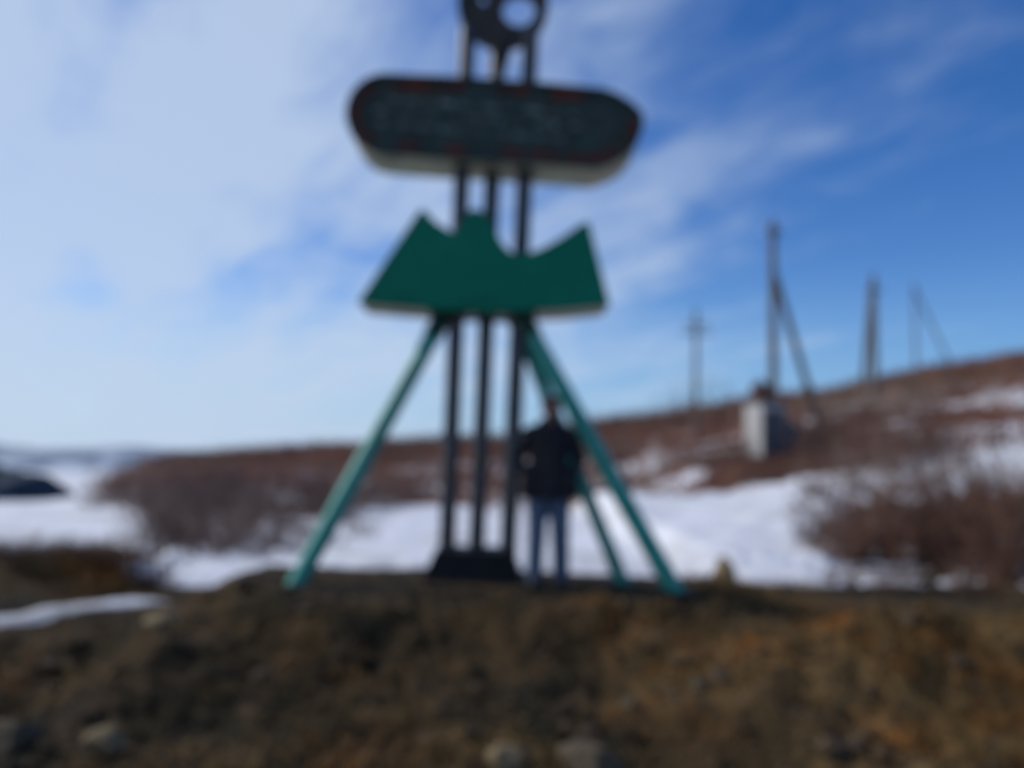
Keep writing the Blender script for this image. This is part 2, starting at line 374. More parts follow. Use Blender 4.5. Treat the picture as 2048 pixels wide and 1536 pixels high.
def hill_range(name, material, y, x0, x1, top, base, depth, seed, n=140, rough=0.35):
    xs = np.linspace(x0, x1, n); rows = 22
    V = []
    for j in range(rows):
        f = j / (rows - 1)
        prof = math.sin(math.pi * f) ** 0.9
        yy = y + depth * (f - .5)
        h = np.interp(xs, np.linspace(x0, x1, len(top)), top) - base
        env = np.minimum(1, np.minimum(xs - x0, x1 - xs) / ((x1 - x0) * .08))
        nn = fbm(xs / (x1 - x0) * 14 + seed, np.full(n, f * 5.0 + seed), 6, .58)
        V.append(np.stack([xs, np.full(n, yy), base + h * prof * np.clip(env, 0, 1) * (1 + rough * nn * (0.35 + .65 * (1 - prof)))], -1))
    V = np.array(V).reshape(-1, 3); ii = np.arange(rows * n).reshape(rows, n)
    F = np.stack([ii[:-1, :-1], ii[:-1, 1:], ii[1:, 1:], ii[1:, :-1]], -1).reshape(-1, 4)
    return tag(link(name, np_mesh(name, V, F, material, True)), kind='structure')
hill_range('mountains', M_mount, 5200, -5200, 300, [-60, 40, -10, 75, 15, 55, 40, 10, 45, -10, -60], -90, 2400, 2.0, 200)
hill_range('wooded_hill', M_dhill, 900, -1150, -480, [30, 20, 8, 0, -8, -40], -95, 380, 5.0, 420, .7)

# ------------------------------------------------------------------ the monument
mon = empty('roadside_monument', (at(952, 1165, 8.0).x, 8.0, 0.0))
tag(mon, 'tall green and black roadside monument on pipes with mountain shaped panel and round emblem', 'monument')
MO = Vector(mon.location)
def loc(u, v, Y): return at(u, v, Y) - MO
PR = 0.084
pipes = [((893, 1120), (935, 60), 7.95), ((952, 1120), (997, 60), 8.10), ((1015, 1120), (1062, 60), 7.95)]
for (b0, b1, Y) in pipes:
    bm = bmesh.new(); add_tube(bm, loc(*b0, Y) - Vector((0, 0, .12)), loc(*b1, Y), PR, seg=28)
    p = bm_obj('pipe', bm, M_steel, mon, 'auto')
    bm = bmesh.new()
    pb = loc(b0[0], 1108, Y); add_tube(bm, pb, pb + Vector((0, 0, .03)), PR * 1.22, seg=24)
    bm_obj('flange', bm, M_base, p, 'auto')
# plinth: truncated pyramid
bm = bmesh.new()
def frustum(bm, c, w0, d0, w1, d1, h):
    vs = [bm.verts.new((c[0] + sx * wx / 2, c[1] + sy * wy / 2, c[2] + zz)) for zz, wx, wy in ((0, w0, d0), (h, w1, d1)) for sx, sy in ((-1, -1), (1, -1), (1, 1), (-1, 1))]
    bm.faces.new(vs[:4][::-1]); bm.faces.new(vs[4:])
    for i in range(4): bm.faces.new((vs[i], vs[(i + 1) % 4], vs[4 + (i + 1) % 4], vs[4 + i]))
frustum(bm, (-.02, 0.0, -0.06), 1.0, .86, 0.74, .60, 0.34)
bm_obj('plinth', bm, M_base, mon, False, 0.012)
# struts
strut_defs = [((884, 636, 7.93), (583, 1186, 7.35)), ((1046, 636, 7.93), (1352, 1186, 7.35)), ((1032, 640, 8.14), (1247, 1170, 7.75))]
for s0, s1 in strut_defs:
    a, c = loc(*s0), loc(*s1)
    bm = bmesh.new(); rs = .068 if s1[0] == 1247 else .082
    add_tube(bm, a, c + (c - a).normalized() * 0.15, rs, rs * 1.07, seg=24)
    st = bm_obj('strut', bm, M_teal, mon, 'auto')
    bm = bmesh.new(); add_box(bm, (c.x, c.y, c.z + .0), (0.34, 0.30, 0.05), 0.2)
    bm_obj('foot_plate', bm, M_base, st, False, 0.006)
    bm = bmesh.new(); dn = (c - a).normalized(); add_tube(bm, a + dn * -.02, a + dn * .22, 0.098, seg=24)
    bm_obj('collar', bm, M_dgreen, st, 'auto')
# clamp under the green panel
bm = bmesh.new(); cc = loc(966, 640, 8.0)
add_box(bm, (cc.x, cc.y - .02, cc.z + .075), (1.04, 0.50, 0.12))
bm_obj('clamp_plate', bm, M_dgreen, mon, False, 0.008)

# green mountain panel
YF = 7.72
def smooth(pts, corners, n=4):
    o = []; m_ = len(pts)
    for i in range(m_):
        p0, p1, p2, p3 = (Vector(pts[(i + q) % m_]) for q in (-1, 0, 1, 2))
        if i in corners: p0 = p1 - (p2 - p1)
        if (i + 1) % m_ in corners: p3 = p2 + (p2 - p1)
        for q in range(n):
            t_ = q / n
            o.append(tuple(.5 * ((2 * p1) + (p2 - p0) * t_ + (2 * p0 - 5 * p1 + 4 * p2 - p3) * t_ ** 2 + (3 * p1 - p0 - 3 * p2 + p3) * t_ ** 3)))
    return o
g = [(716, 604), (838, 421), (850, 420), (872, 444), (908, 466), (926, 440), (940, 420), (958, 419), (974, 432), (990, 462), (1010, 492), (1030, 507), (1058, 505), (1092, 492), (1130, 470), (1162, 448), (1178, 444), (1190, 492), (1219, 608), (1130, 617), (960, 622), (830, 614)]
g = smooth(g, {0, 1, 2, 4, 16, 18, 17, 19, 20, 21})
pts = [(loc(u, v, YF).x, loc(u, v, YF).z) for u, v in g]
bm = bmesh.new(); prism(bm, pts, YF - MO.y, YF - MO.y + 0.62, 0, 0, 0, 1)
panel = bm_obj('mountain_panel', bm, [M_green, M_cream], mon, False, 0.0)
# lower lip of the panel and a welded seam
lip = [(716, 604), (830, 614), (960, 622), (1130, 617), (1219, 608)]
bm = bmesh.new()
for (u0, v0), (u1, v1) in zip(lip[:-1], lip[1:]):
    add_tube(bm, loc(u0, v0, YF - .004), loc(u1, v1, YF - .004), 0.014, seg=10)
bm_obj('edge_bead', bm, M_green, panel, True)
for u, v in ((846, 470), (950, 470), (1168, 490), (760, 588), (1195, 590), (960, 604), (860, 596), (1080, 602)):
    bm = bmesh.new(); q = loc(u, v, YF); add_tube(bm, q + Vector((0, -.012, 0)), q + Vector((0, .01, 0)), 0.016, seg=8)
    bm_obj('bolt', bm, M_green, panel, 'auto')

# capsule plaque
YP = 7.72
pl = []
for k in range(13):                       # rounded left end
    a = R(95 + k * 14.2)
    pl.append((772 + 80 * math.cos(a), 229 - 80 * math.sin(a)))
pl += [(860, 316), (1000, 324), (1120, 332), (1192, 338), (1228, 326), (1258, 308), (1276, 284), (1286, 256), (1285, 228), (1262, 206), (1232, 188), (1204, 179), (1080, 167), (930, 156)]
ppts = [(loc(u, v, YP).x, loc(u, v, YP).z) for u, v in pl]
cx = sum(p[0] for p in ppts) / len(ppts); cz = sum(p[1] for p in ppts) / len(ppts)
bm = bmesh.new(); prism(bm, ppts, YP - MO.y, YP - MO.y + 0.56, 0, 2, 0, 1)
plaque = bm_obj('plaque', bm, [M_plaque, M_cream, M_plaque], mon)
def inset(pts, d):
    n = len(pts); o = []
    for i in range(n):
        p0, p1, p2 = Vector(pts[i - 1]), Vector(pts[i]), Vector(pts[(i + 1) % n])
        e = ((p1 - p0).normalized() + (p2 - p1).normalized()); e.normalize()
        nn = Vector((-e.y, e.x)); o.append(tuple(p1 + nn * d))
    return o
area = sum(ppts[i - 1][0] * ppts[i][1] - ppts[i][0] * ppts[i - 1][1] for i in range(len(ppts)))
sg = 1 if area > 0 else -1
# rim bead round the face
rim_o, rim_i = inset(ppts, sg * 0.0), inset(ppts, sg * 0.035)
bm = bmesh.new(); n = len(ppts); yf = YP - MO.y
rings = []
for pp, y in ((rim_o, yf - .003), (rim_o, yf - .035), (rim_i, yf - .035), (rim_i, yf - .003)):
    rings.append([bm.verts.new((x, y, z)) for x, z in pp])
for q in range(3):
    for i in range(n):
        bm.faces.new((rings[q][i], rings[q][(i + 1) % n], rings[q + 1][(i + 1) % n], rings[q + 1][i]))
bm_obj('rim', bm, M_plaque, plaque)
# red brown trim pieces set inside the rim, worn and gapped
tr_o, tr_i = inset(ppts, sg * 0.045), inset(ppts, sg * 0.15)
def trim(i0, i1, f0, f1):
    bm = bmesh.new(); A_, B_ = [], []
    def P(pp, i, f): return (pp[i % n][0] * (1 - f) + pp[(i + 1) % n][0] * f, pp[i % n][1] * (1 - f) + pp[(i + 1) % n][1] * f)
    seq = [(i0, f0)] + [(i, 0.0) for i in range(i0 + 1, i1 + 1)] + ([(i1, f1)] if f1 > 0 else [])
    for i, f in seq: A_.append(P(tr_o, i, f)); B_.append(P(tr_i, i, f))
    prism(bm, A_ + B_[::-1], yf - .022, yf + .004)
    bm_obj('trim_piece', bm, M_rust, plaque)
for a_ in ((1, 6, 0, .6), (7, 10, .2, .5), (12, 12, .3, .75), (13, 13, .2, .5), (14, 14, .0, .35), (14, 14, .5, .95), (15, 15, .15, .55), (15, 15, .7, 1), (16, 17, .2, .4), (19, 20, .2, .8), (24, 24, .25, .8), (25, 25, .15, .55), (26, 26, .0, .3), (26, 26, .45, .9)):
    trim(*a_)
# worn raised relief strips on the face
M_relief = mat('flaking pale green relief', (0.17, 0.225, 0.215), (0.05, 0.064, 0.062), 7, 0.7, 0.2, 30, spec=0.15)
rr_ = random.Random(4)
tilt = Matrix.Rotation(0.06, 3, 'Y')
for row, fz in enumerate((.16, .03, -.11)):
    xx = -1.02
    while xx < 1.0:
        wl_ = rr_.uniform(.10, .24)
        bm = bmesh.new(); add_box(bm, (cx + xx + wl_ / 2, yf - .010, cz + fz - .06 * (xx + wl_ / 2)), (wl_ - .03, .022, rr_.uniform(.035, .06)), rot=tilt)
        bm_obj('relief_strip', bm, M_relief, plaque, False, .004)
        xx += wl_ + rr_.choice((.0, .02, .09))

# round emblem on top
YE = 7.98
ec = loc(1006, 12, YE)
emb_r = (loc(1096, 12, YE) - loc(916, 12, YE)).length / 2
bm = bmesh.new(); k = 56
def circ(cx_, cz_, r, y): return [bm.verts.new((ec.x + cx_ + r * math.cos(2 * math.pi * i / k), ec.y + y, ec.z + cz_ + r * math.sin(2 * math.pi * i / k))) for i in range(k)]
ro, ri = emb_r, emb_r - .075
rr = [circ(0, 0, ro, -.06), circ(0, 0, ri, -.06), circ(0, 0, ri, .06), circ(0, 0, ro, .06)]
for q in range(4):
    for i in range(k): bm.faces.new((rr[q][i], rr[q][(i + 1) % k], rr[(q + 1) % 4][(i + 1) % k], rr[(q + 1) % 4][i]))
emb = bm_obj('emblem', bm, M_emblem, mon, 'auto')
cu = bpy.data.curves.new('plate_outline', 'CURVE'); cu.dimensions = '2D'; cu.fill_mode = 'BOTH'; cu.extrude = .03
def spline(pts):
    sp = cu.splines.new('POLY'); sp.points.add(len(pts) - 1)
    for q_, (x, y) in zip(sp.points, pts): q_.co = (x, y, 0, 1)
    sp.use_cyclic_u = True
def ring_pts(x, y, rx, ry, n=40, rot=0.0):
    return [(x + rx * math.cos(t_) * math.cos(rot) - ry * math.sin(t_) * math.sin(rot), y + rx * math.cos(t_) * math.sin(rot) + ry * math.sin(t_) * math.cos(rot)) for t_ in (2 * math.pi * i / n for i in range(n))]
spline(ring_pts(0, 0, ri + .004, ri + .004, 64))
spline(ring_pts(.17, -.06, .172, .172))
spline(ring_pts(-.21, .05, .03, .055, 24, .35))
spline(ring_pts(.02, .22, .10, .06, 24, -.2))
tmp = bpy.data.objects.new('tmp', cu); C.objects.link(tmp)
pme = bpy.data.meshes.new_from_object(tmp.evaluated_get(bpy.context.evaluated_depsgraph_get())); bpy.data.objects.remove(tmp)
pme.transform(Matrix.Translation(ec) @ Matrix.Rotation(R(90), 4, 'X')); pme.materials.clear(); pme.materials.append(M_emblem); pme.name = 'emblem_plate'
link('emblem_plate', pme, emb)
bm = bmesh.new(); e0 = loc(1000, 158, YE); e1 = ec + Vector((0, 0, -ro + .02)); add_tube(bm, e1 + Vector((0, .0, .06)), e0, .13, .035, 20)
bm_obj('emblem_socket', bm, M_emblem, emb, 'auto')

# ------------------------------------------------------------------ person
def capsule(bm, p0, r0, p1, r1, flat=1.0, seg=16):
    """tapered capsule; flat scales its depth (y) about its own axis"""
    p0, p1 = Vector(p0), Vector(p1)
    d = p1 - p0; q = d.to_track_quat('Z', 'Y').to_matrix().to_4x4() if d.length > 1e-6 else Matrix()
    new = []
    for p, r in ((p0, r0), (p1, r1)):
        res = bmesh.ops.create_uvsphere(bm, u_segments=seg, v_segments=10, radius=r, matrix=Matrix.Translation(p)); new += res['verts']
    if d.length > 1e-6:
        res = bmesh.ops.create_cone(bm, cap_ends=True, segments=seg, radius1=r0, radius2=r1, depth=d.length, matrix=Matrix.Translation((p0 + p1) / 2) @ q); new += res['verts']
    if flat != 1.0:
        for v in new:
            f = max(0, min(1, (v.co - p0).dot(d) / max(d.length_squared, 1e-9))); ay = p0.y + d.y * f
            v.co.y = ay + (v.co.y - ay) * flat
def ellipsoid(bm, c, r, seg=20):
    bmesh.ops.create_uvsphere(bm, u_segments=seg, v_segments=14, radius=1.0, matrix=Matrix.Translation(c) @ Matrix.Diagonal((*r, 1)))
def fuse(name, bm, material, parent, voxel=0.012, smooth_it=6):
    me = bpy.data.meshes.new(name + '_tmp'); bm.to_mesh(me); bm.free()
    o = bpy.data.objects.new(name + '_tmp', me); C.objects.link(o)
    rm = o.modifiers.new('r', 'REMESH'); rm.mode = 'VOXEL'; rm.voxel_size = voxel
    sm = o.modifiers.new('s', 'SMOOTH'); sm.factor = 0.5; sm.iterations = smooth_it
    dg = bpy.context.evaluated_depsgraph_get()
    res = bpy.data.meshes.new_from_object(o.evaluated_get(dg), preserve_all_data_layers=False, depsgraph=dg)
    bpy.data.objects.remove(o)
    res.name = name; res.materials.clear(); res.materials.append(material)
    res.polygons.foreach_set('use_smooth', [True] * len(res.polygons))
    return link(name, res, parent)
pp = at(1093, 1170, 7.45)
PZ = zg(pp.x, pp.y)
per = empty('person', (pp.x, pp.y, PZ), R(4)); per.scale = (1.06, 1.0, 1.0)
tag(per, 'person in black jacket and blue jeans standing with hands in pockets beside monument', 'person')
# local frame: faces -Y, x to the viewer's right
hipL, hipR = (-.085, 0, .90), (.085, 0, .90)
kneeL, kneeR = (-.10, -.015, .49), (.105, -.03, .49)
ankL, ankR = (-.105, .02, .09), (.125, .01, .09)
shL, shR = (-.180, .01, 1.39), (.180, .01, 1.39)
elL, elR = (-.275, .06, 1.165), (.285, .07, 1.17)
wrL, wrR = (-.185, -.065, 1.0), (.185, -.065, 1.0)
HEAD = Vector((0.005, -.015, 1.635))
bm = bmesh.new()
for s, hp, kn, an in ((-1, hipL, kneeL, ankL), (1, hipR, kneeR, ankR)):
    capsule(bm, hp, .078, kn, .052); capsule(bm, kn, .054, an, .036); capsule(bm, (an[0], an[1], .05), .035, (an[0] + s * .02, an[1] - .15, .03), .028)
capsule(bm, (0, 0, .92), .125, (0, 0, 1.12), .12, .72); capsule(bm, (0, 0, 1.12), .12, (0, .01, 1.30), .125, .66)
capsule(bm, shL, .055, shR, .055)
for sh, el, wr in ((shL, elL, wrL), (shR, elR, wrR)):
    capsule(bm, sh, .052, el, .038); capsule(bm, el, .038, wr, .028)
    h = Vector(wr) + Vector((0, -.02, -.05)); ellipsoid(bm, h, (.038, .022, .05))
    sx = -1 if wr[0] < 0 else 1
    for fi, ln in enumerate((.048, .056, .052, .042)):
        b0 = h + Vector((-sx * .0 + (fi - 1.5) * .017, -.004, -.035)); capsule(bm, b0, .0095, b0 + Vector((0, -.012, -ln)), .008, seg=8)
    capsule(bm, h + Vector((-sx * .03, -.01, .015)), .011, h + Vector((-sx * .055, -.025, -.03)), .009, seg=8)
capsule(bm, (0, .01, 1.38), .062, (0.003, .0, 1.56), .054)
ellipsoid(bm, HEAD + Vector((0, .012, .022)), (.076, .096, .098))
ellipsoid(bm, HEAD + Vector((0, -.03, -.045)), (.058, .060, .070))
capsule(bm, HEAD + Vector((0, -.088, .012)), .011, HEAD + Vector((0, -.108, -.022)), .015, seg=10)
for s in (-1, 1):
    ellipsoid(bm, HEAD + Vector((s * .079, .012, -.005)), (.012, .022, .034)); capsule(bm, HEAD + Vector((s * .012, -.086, .030)), .011, HEAD + Vector((s * .048, -.074, .030)), .010, seg=8)
body = fuse('body', bm, M_skin, per, .0075, 4)
for s in (-1, 1):
    bm = bmesh.new(); ellipsoid(bm, HEAD + Vector((s * .031, -.080, .012)), (.013, .009, .007), 12); bm_obj('eye', bm, M_eye, body, True)
bm = bmesh.new(); ellipsoid(bm, HEAD + Vector((0, -.088, -.056)), (.024, .008, .007), 12); bm_obj('mouth', bm, M_lip, body, True)
bm = bmesh.new()
ellipsoid(bm, HEAD + Vector((0, .030, .040)), (.085, .096, .090))
for s in (-1, 1): ellipsoid(bm, HEAD + Vector((s * .066, .03, .01)), (.022, .05, .05))
ellipsoid(bm, HEAD + Vector((0, .07, -.02)), (.06, .05, .06))
capsule(bm, HEAD + Vector((-.05, -.045, .085)), .03, HEAD + Vector((.05, -.045, .088)), .028)
fuse('hair', bm, M_hair, per, .008, 2)
# jacket
bm = bmesh.new()
capsule(bm, (0, .0, .70), .190, (0, 0, .92), .182, .76); capsule(bm, (0, .0, .92), .182, (0, 0, 1.06), .170, .74); capsule(bm, (0, 0, 1.06), .170, (0, .005, 1.30), .182, .72)
capsule(bm, (0, .005, 1.30), .17, (0, .01, 1.40), .115, .75)
for s in (-1, 1): capsule(bm, (s * .05, .01, 1.445), .070, (s * .175, .01, 1.395), .074)
for sh, el, wr in ((shL, elL, wrL), (shR, elR, wrR)):
    capsule(bm, sh, .074, el, .058); capsule(bm, el, .058, wr, .048)
    capsule(bm, Vector(wr) + Vector((0, .01, .02)), .055, Vector(wr) + Vector((0, .0, -.16)), .072)
capsule(bm, (-.05, .02, 1.49), .058, (.05, .02, 1.49), .058)
jk = fuse('jacket', bm, M_jacket, per, .011, 5)
# cut the hem flat and open the collar front
bmj = bmesh.new(); bmj.from_mesh(jk.data)
bmesh.ops.bisect_plane(bmj, geom=bmj.verts[:] + bmj.edges[:] + bmj.faces[:], plane_co=(0, 0, .80), plane_no=(0, 0, -1), clear_outer=True)
bmj.to_mesh(jk.data); bmj.free()
bm = bmesh.new()
for z0 in np.linspace(.83, 1.38, 12): add_box(bm, (0, -.136 if z0 > 1.0 else -.131, z0), (.016, .012, .046))
bm_obj('zip', bm, M_steel, jk)
bm = bmesh.new(); v = [bm.verts.new(c) for c in ((-.055, -.112, 1.47), (.055, -.112, 1.47), (.0, -.150, 1.27), (0, -.11, 1.48))]
bm.free()
bm = bmesh.new(); ellipsoid(bm, (0, -.060, 1.435), (.048, .060, .075)); bm_obj('shirt', bm, M_shirt, per, True)
for s in (-1, 1):
    bm = bmesh.new(); capsule(bm, (s * .065, -.06, 1.50), .026, (s * .03, -.125, 1.35), .022, seg=10); bm_obj('collar', bm, M_jacket, jk, True)
    bm = bmesh.new(); add_box(bm, (s * .125, -.118, .955), (.10, .02, .016), rot=Matrix.Rotation(s * -.5, 3, 'Y')); bm_obj('pocket_flap', bm, M_jacket, jk)
# trousers and shoes
bm = bmesh.new()
capsule(bm, (0, 0, .90), .140, (0, 0, .95), .140, .78)
for hp, kn, an in ((hipL, kneeL, ankL), (hipR, kneeR, ankR)):
    capsule(bm, hp, .104, kn, .080); capsule(bm, kn, .081, (an[0], an[1], .10), .072)
    for zz in (.13, .17): ellipsoid(bm, (an[0], an[1] - .008, zz), (.078, .083, .02))
fuse('trousers', bm, M_jeans, per, .010, 4)
for s, an in ((-1, ankL), (1, ankR)):
    bm = bmesh.new(); capsule(bm, (an[0], an[1] + .02, .055), .052, (an[0] + s * .025, an[1] - .16, .042), .042); ellipsoid(bm, (an[0], an[1], .085), (.055, .06, .05))
    sh = fuse('shoe', bm, M_shoe, per, .009, 3)
    bm = bmesh.new(); add_box(bm, (an[0] + s * .012, an[1] - .065, .010), (.095, .30, .022), s * -.13); bm_obj('sole', bm, M_base, sh, False, .008)

# ------------------------------------------------------------------ rocks
def rock_mesh(seed, material, sub=2, sx=(1, 1, .7)):
    r = random.Random(seed); bm = bmesh.new(); bmesh.ops.create_icosphere(bm, subdivisions=sub, radius=1.0)
    offs = [Vector((r.uniform(-1, 1), r.uniform(-1, 1), r.uniform(-1, 1))).normalized() for _ in range(9)]
    cut = [r.uniform(.55, .9) for _ in offs]
    for v in bm.verts:
        for o_, c_ in zip(offs, cut):
            d = v.co.dot(o_)
            if d > c_: v.co -= o_ * (d - c_) * .9
        v.co *= 1 + r.uniform(-.05, .05)
        v.co = Vector((v.co.x * sx[0], v.co.y * sx[1], v.co.z * sx[2]))
    me = bpy.data.meshes.new('stone'); bm.to_mesh(me); bm.free(); me.materials.append(material)
    return me
def ground_hit(u, v):
    """walk along the view ray until it meets the ground"""
    y = 3.0
    while y < 120:
        p = at(u, v, y)
        if p.z < zg(p.x, p.y): return p
        y *= 1.01
    return at(u, v, 12)
specials = [
    (1450, 1166, .16, M_rocky, (.85, .9, 1.3), 'upright yellowish stone on the snow edge right of the monument'),
    (1265, 1418, .075, M_rockp, (1, 1, .8), 'small pale grey stone low on the dark bank below the person'),
    (1180, 1540, .17, M_rockp, (1.2, .9, .55), 'broad pale tan stone at the very bottom of the bank'),
    (1400, 1385, .07, M_rockp, (1, 1, .7), 'small light stone on the bank beside ochre soil'),
    (20, 1500, .15, M_rockp, (1, 1, .7), 'pale stone in the bottom left corner of the bank'),
    (205, 1505, .10, M_rocky, (1, .8, .8), 'small orange brown stone near the bottom left corner'),
    (330, 1245, .15, M_rocky, (1.4, 1, .4), 'flat tan stone below the snow streak at left'),
    (1010, 1530, .10, M_rocky, (1, 1, .7), 'yellowish stone on the bottom edge under the monument'),
]
for i, (u, v, r_, m_, sc, lab) in enumerate(specials):
    p = ground_hit(u, v)
    o = link('rock', rock_mesh(100 + i, m_, 3, sc)); o.location = (p.x, p.y, zg(p.x, p.y) + r_ * sc[2] * .35); o.scale = (r_,) * 3
    o.rotation_euler = (0, 0, i * 1.3); tag(o, lab, 'rock')
protos = [rock_mesh(s, M_rock, 2, (1, random.uniform(.7, 1), random.uniform(.5, .8))) for s in range(9)]
cnt = 0
while cnt < 210:
    T = random.uniform(-.72, .72); y = random.uniform(3.9, 7.1); x = T * y
    if fbm(np.array([x * .8 + 60]), np.array([y * .8]), 3)[0] < -.12 + .3 * random.random() - .1: continue
    o = link('stone', protos[cnt % 9], ground); s = random.choice((.03, .04, .05, .06, .085)) * random.uniform(.8, 1.25)
    o.location = (x, y, zg(x, y) + s * .15); o.scale = (s, s, s); o.rotation_euler = (random.uniform(-.4, .4), random.uniform(-.4, .4), random.uniform(0, 6.28))
    cnt += 1
# fine gravel on the pad and the bank
base = np.array([[1, 0, 0], [.3, .95, 0], [-.8, .6, 0], [-.8, -.6, 0], [.3, -.95, 0], [.55, .1, .5], [-.25, .45, .55], [-.2, -.5, .5]]); bf = np.array([[0, 1, 5], [1, 6, 5], [1, 2, 6], [2, 3, 6], [3, 7, 6], [3, 4, 7], [4, 5, 7], [4, 0, 5], [5, 6, 7]])
n = 14000
gx = rng.uniform(-.72, .72, n); gy = rng.uniform(3.7, 9.0, n); gx = gx * gy
sz = .006 + .018 * rng.random(n) ** 2.5; an = rng.uniform(0, 6.28, n)
V = base[None] * sz[:, None, None] * rng.uniform(.6, 1.4, (n, 8, 1)); cs, sn = np.cos(an)[:, None], np.sin(an)[:, None]
VX = V[..., 0] * cs - V[..., 1] * sn + gx[:, None]; VY = V[..., 0] * sn + V[..., 1] * cs + gy[:, None]; VZ = V[..., 2] + (zground(gx, gy) + .004)[:, None]
F = (bf[None] + (np.arange(n) * 8)[:, None, None]).reshape(-1, 3)
tag(link('gravel', np_mesh('gravel', np.stack([VX, VY, VZ], -1).reshape(-1, 3), F, M_rock)), 'loose brown gravel strewn over the bank and pad', 'gravel', kind='stuff')

# dry grass: many bent blades
def grass(name, px, py, hgt, blades, material, lab, spread=.06):
    n = len(px) * blades
    bx = np.repeat(px, blades) + rng.normal(0, spread, n); by = np.repeat(py, blades) + rng.normal(0, spread, n)
    bz = zground(bx, by) - .01; h = np.repeat(hgt, blades) * rng.uniform(.5, 1.15, n)
    a = rng.uniform(0, 6.28, n); ln = rng.uniform(.2, .95, n) * h; wd = rng.uniform(.0025, .005, n)
    ca, sa = np.cos(a), np.sin(a); wx, wy = -sa * wd, ca * wd
    P = np.stack([np.stack([bx - wx, by - wy, bz], -1), np.stack([bx + wx, by + wy, bz], -1),
                  np.stack([bx + ca * ln * .4 + wx * .8, by + sa * ln * .4 + wy * .8, bz + h * .65], -1), np.stack([bx + ca * ln * .4 - wx * .8, by + sa * ln * .4 - wy * .8, bz + h * .65], -1),
                  np.stack([bx + ca * ln, by + sa * ln, bz + h * .85], -1)], 1)
    k = (np.arange(n) * 5)[:, None]
    tri = np.concatenate([k + np.array([[0, 1, 2]]), k + np.array([[0, 2, 3]]), k + np.array([[3, 2, 4]])])
    return tag(link(name, np_mesh(name, P.reshape(-1, 3), tri, material)), lab, 'grass', kind='stuff')
n = 9000
gx = rng.uniform(-.75, .75, n); gy = rng.uniform(3.6, 7.0, n); gx *= gy
den = np.exp(-((gx - 3.0) / 1.5) ** 2 - ((gy - 5.5) / 1.2) ** 2) + .55 * fbm(gx * .9 + 40, gy * .9, 3) + .12
kp = rng.random(n) < den; gx, gy = gx[kp], gy[kp]
grass('dry_grass', gx, gy, rng.uniform(.03, .10, len(gx)), 14, M_grass, 'short withered grass on the bank in front of the monument')
n = 2600
gx = rng.uniform(-9, -2.9, n); gy = rng.uniform(8.6, 11.3, n)
kp = (fbm(gx * .8, gy * .8, 3) > -.25) & (snow_m(gx, gy) < .5) & (gx < -4.0 + .5 * fbm(gx, gy, 3)); gx, gy = gx[kp], gy[kp]
grass('withered_sedge', gx, gy, rng.uniform(.08, .2, len(gx)), 14, M_grass, 'dark withered sedge on the low rise at left', .09)
n = 2600
gx = rng.uniform(1.8, 9.5, n); gy = rng.uniform(7.0, 12, n)
kp = (fbm(gx * .7 + 9, gy * .7, 3) > -.2) & (snow_m(gx, gy) < .42) ; gx, gy = gx[kp], gy[kp]
grass('dead_grass', gx, gy, rng.uniform(.06, .18, len(gx)), 14, M_grass, 'dead grass round the thicket at right', .09)

n = 2200
gy = rng.uniform(24, 34, n); gx = gy * rng.uniform(.24, .40, n)
kp = snow_m(gx, gy) < .5; gx, gy = gx[kp], gy[kp]
M_heath = mat('reddish heath', (0.21, 0.085, 0.055), (0.12, 0.065, 0.045), .5, .9)
grass('heath', gx, gy, rng.uniform(.15, .38, len(gx)), 9, M_heath, 'reddish withered heath on the slope below the kiosk', .16)
# ------------------------------------------------------------------ shrubs
def shrub_parts(seed, h, stems, sub, spread, rad=.010, leaves=60):
    r = random.Random(seed); V, F, LV, LF = [], [], [], []
    def tube(pts, rr):
        for i, (p, q) in enumerate(zip(pts, rr)):
            b0 = len(V)
            for k in range(3):
                a = 2.094 * k; V.append((p.x + q * math.cos(a), p.y + q * math.sin(a), p.z))
            if i:
                for k in range(3): F.append((b0 - 3 + k, b0 - 3 + (k + 1) % 3, b0 + (k + 1) % 3, b0 + k))
    for _ in range(stems):
        a = r.uniform(0, 6.283); lean = r.uniform(.05, spread); hh = h * r.uniform(.55, 1.05)
        p = Vector((r.gauss(0, .12 * h), r.gauss(0, .12 * h), -.05)); d = Vector((math.cos(a) * lean, math.sin(a) * lean, 1)).normalized()
        pts = [p.copy()]
        for i in range(4):
            d = (d + Vector((r.gauss(0, .13), r.gauss(0, .13), .05))).normalized(); p = p + d * hh / 4; pts.append(p.copy())
        rr = [rad * (1 - .2 * i) for i in range(5)]; tube(pts, rr)
        for _ in range(sub):
            i = r.randint(1, 4); f = r.random(); s0 = pts[i - 1].lerp(pts[i], f)
            dd = ((pts[i] - pts[i - 1]).normalized() + Vector((r.gauss(0, .6), r.gauss(0, .6), r.gauss(.1, .3)))).normalized()
            ln = hh * r.uniform(.15, .38); m1 = s0 + dd * ln * .5; e = m1 + (dd + Vector((r.gauss(0, .25), r.gauss(0, .25), .15))).normalized() * ln * .5
            tube([s0, m1, e], [rad * .5, rad * .38, rad * .22])
            for _ in range(2):
                if r.random() < leaves / 100:
                    c = s0.lerp(e, r.random()); u_ = Vector((r.gauss(0, 1), r.gauss(0, 1), r.gauss(0, 1))).normalized() * .022 * r.uniform(.7, 1.4); v_ = u_.orthogonal()
                    b0 = len(LV); LV.extend([tuple(c - u_), tuple(c + v_ * .6), tuple(c + u_), tuple(c - v_ * .6)]); LF.append((b0, b0 + 1, b0 + 2, b0 + 3))
    return np.array(V), np.array(F), np.array(LV), np.array(LF)
lib = []
_V, _F, _LV, _LF = shrub_parts(71, 1.0, 12, 7, .6, .008, 30)
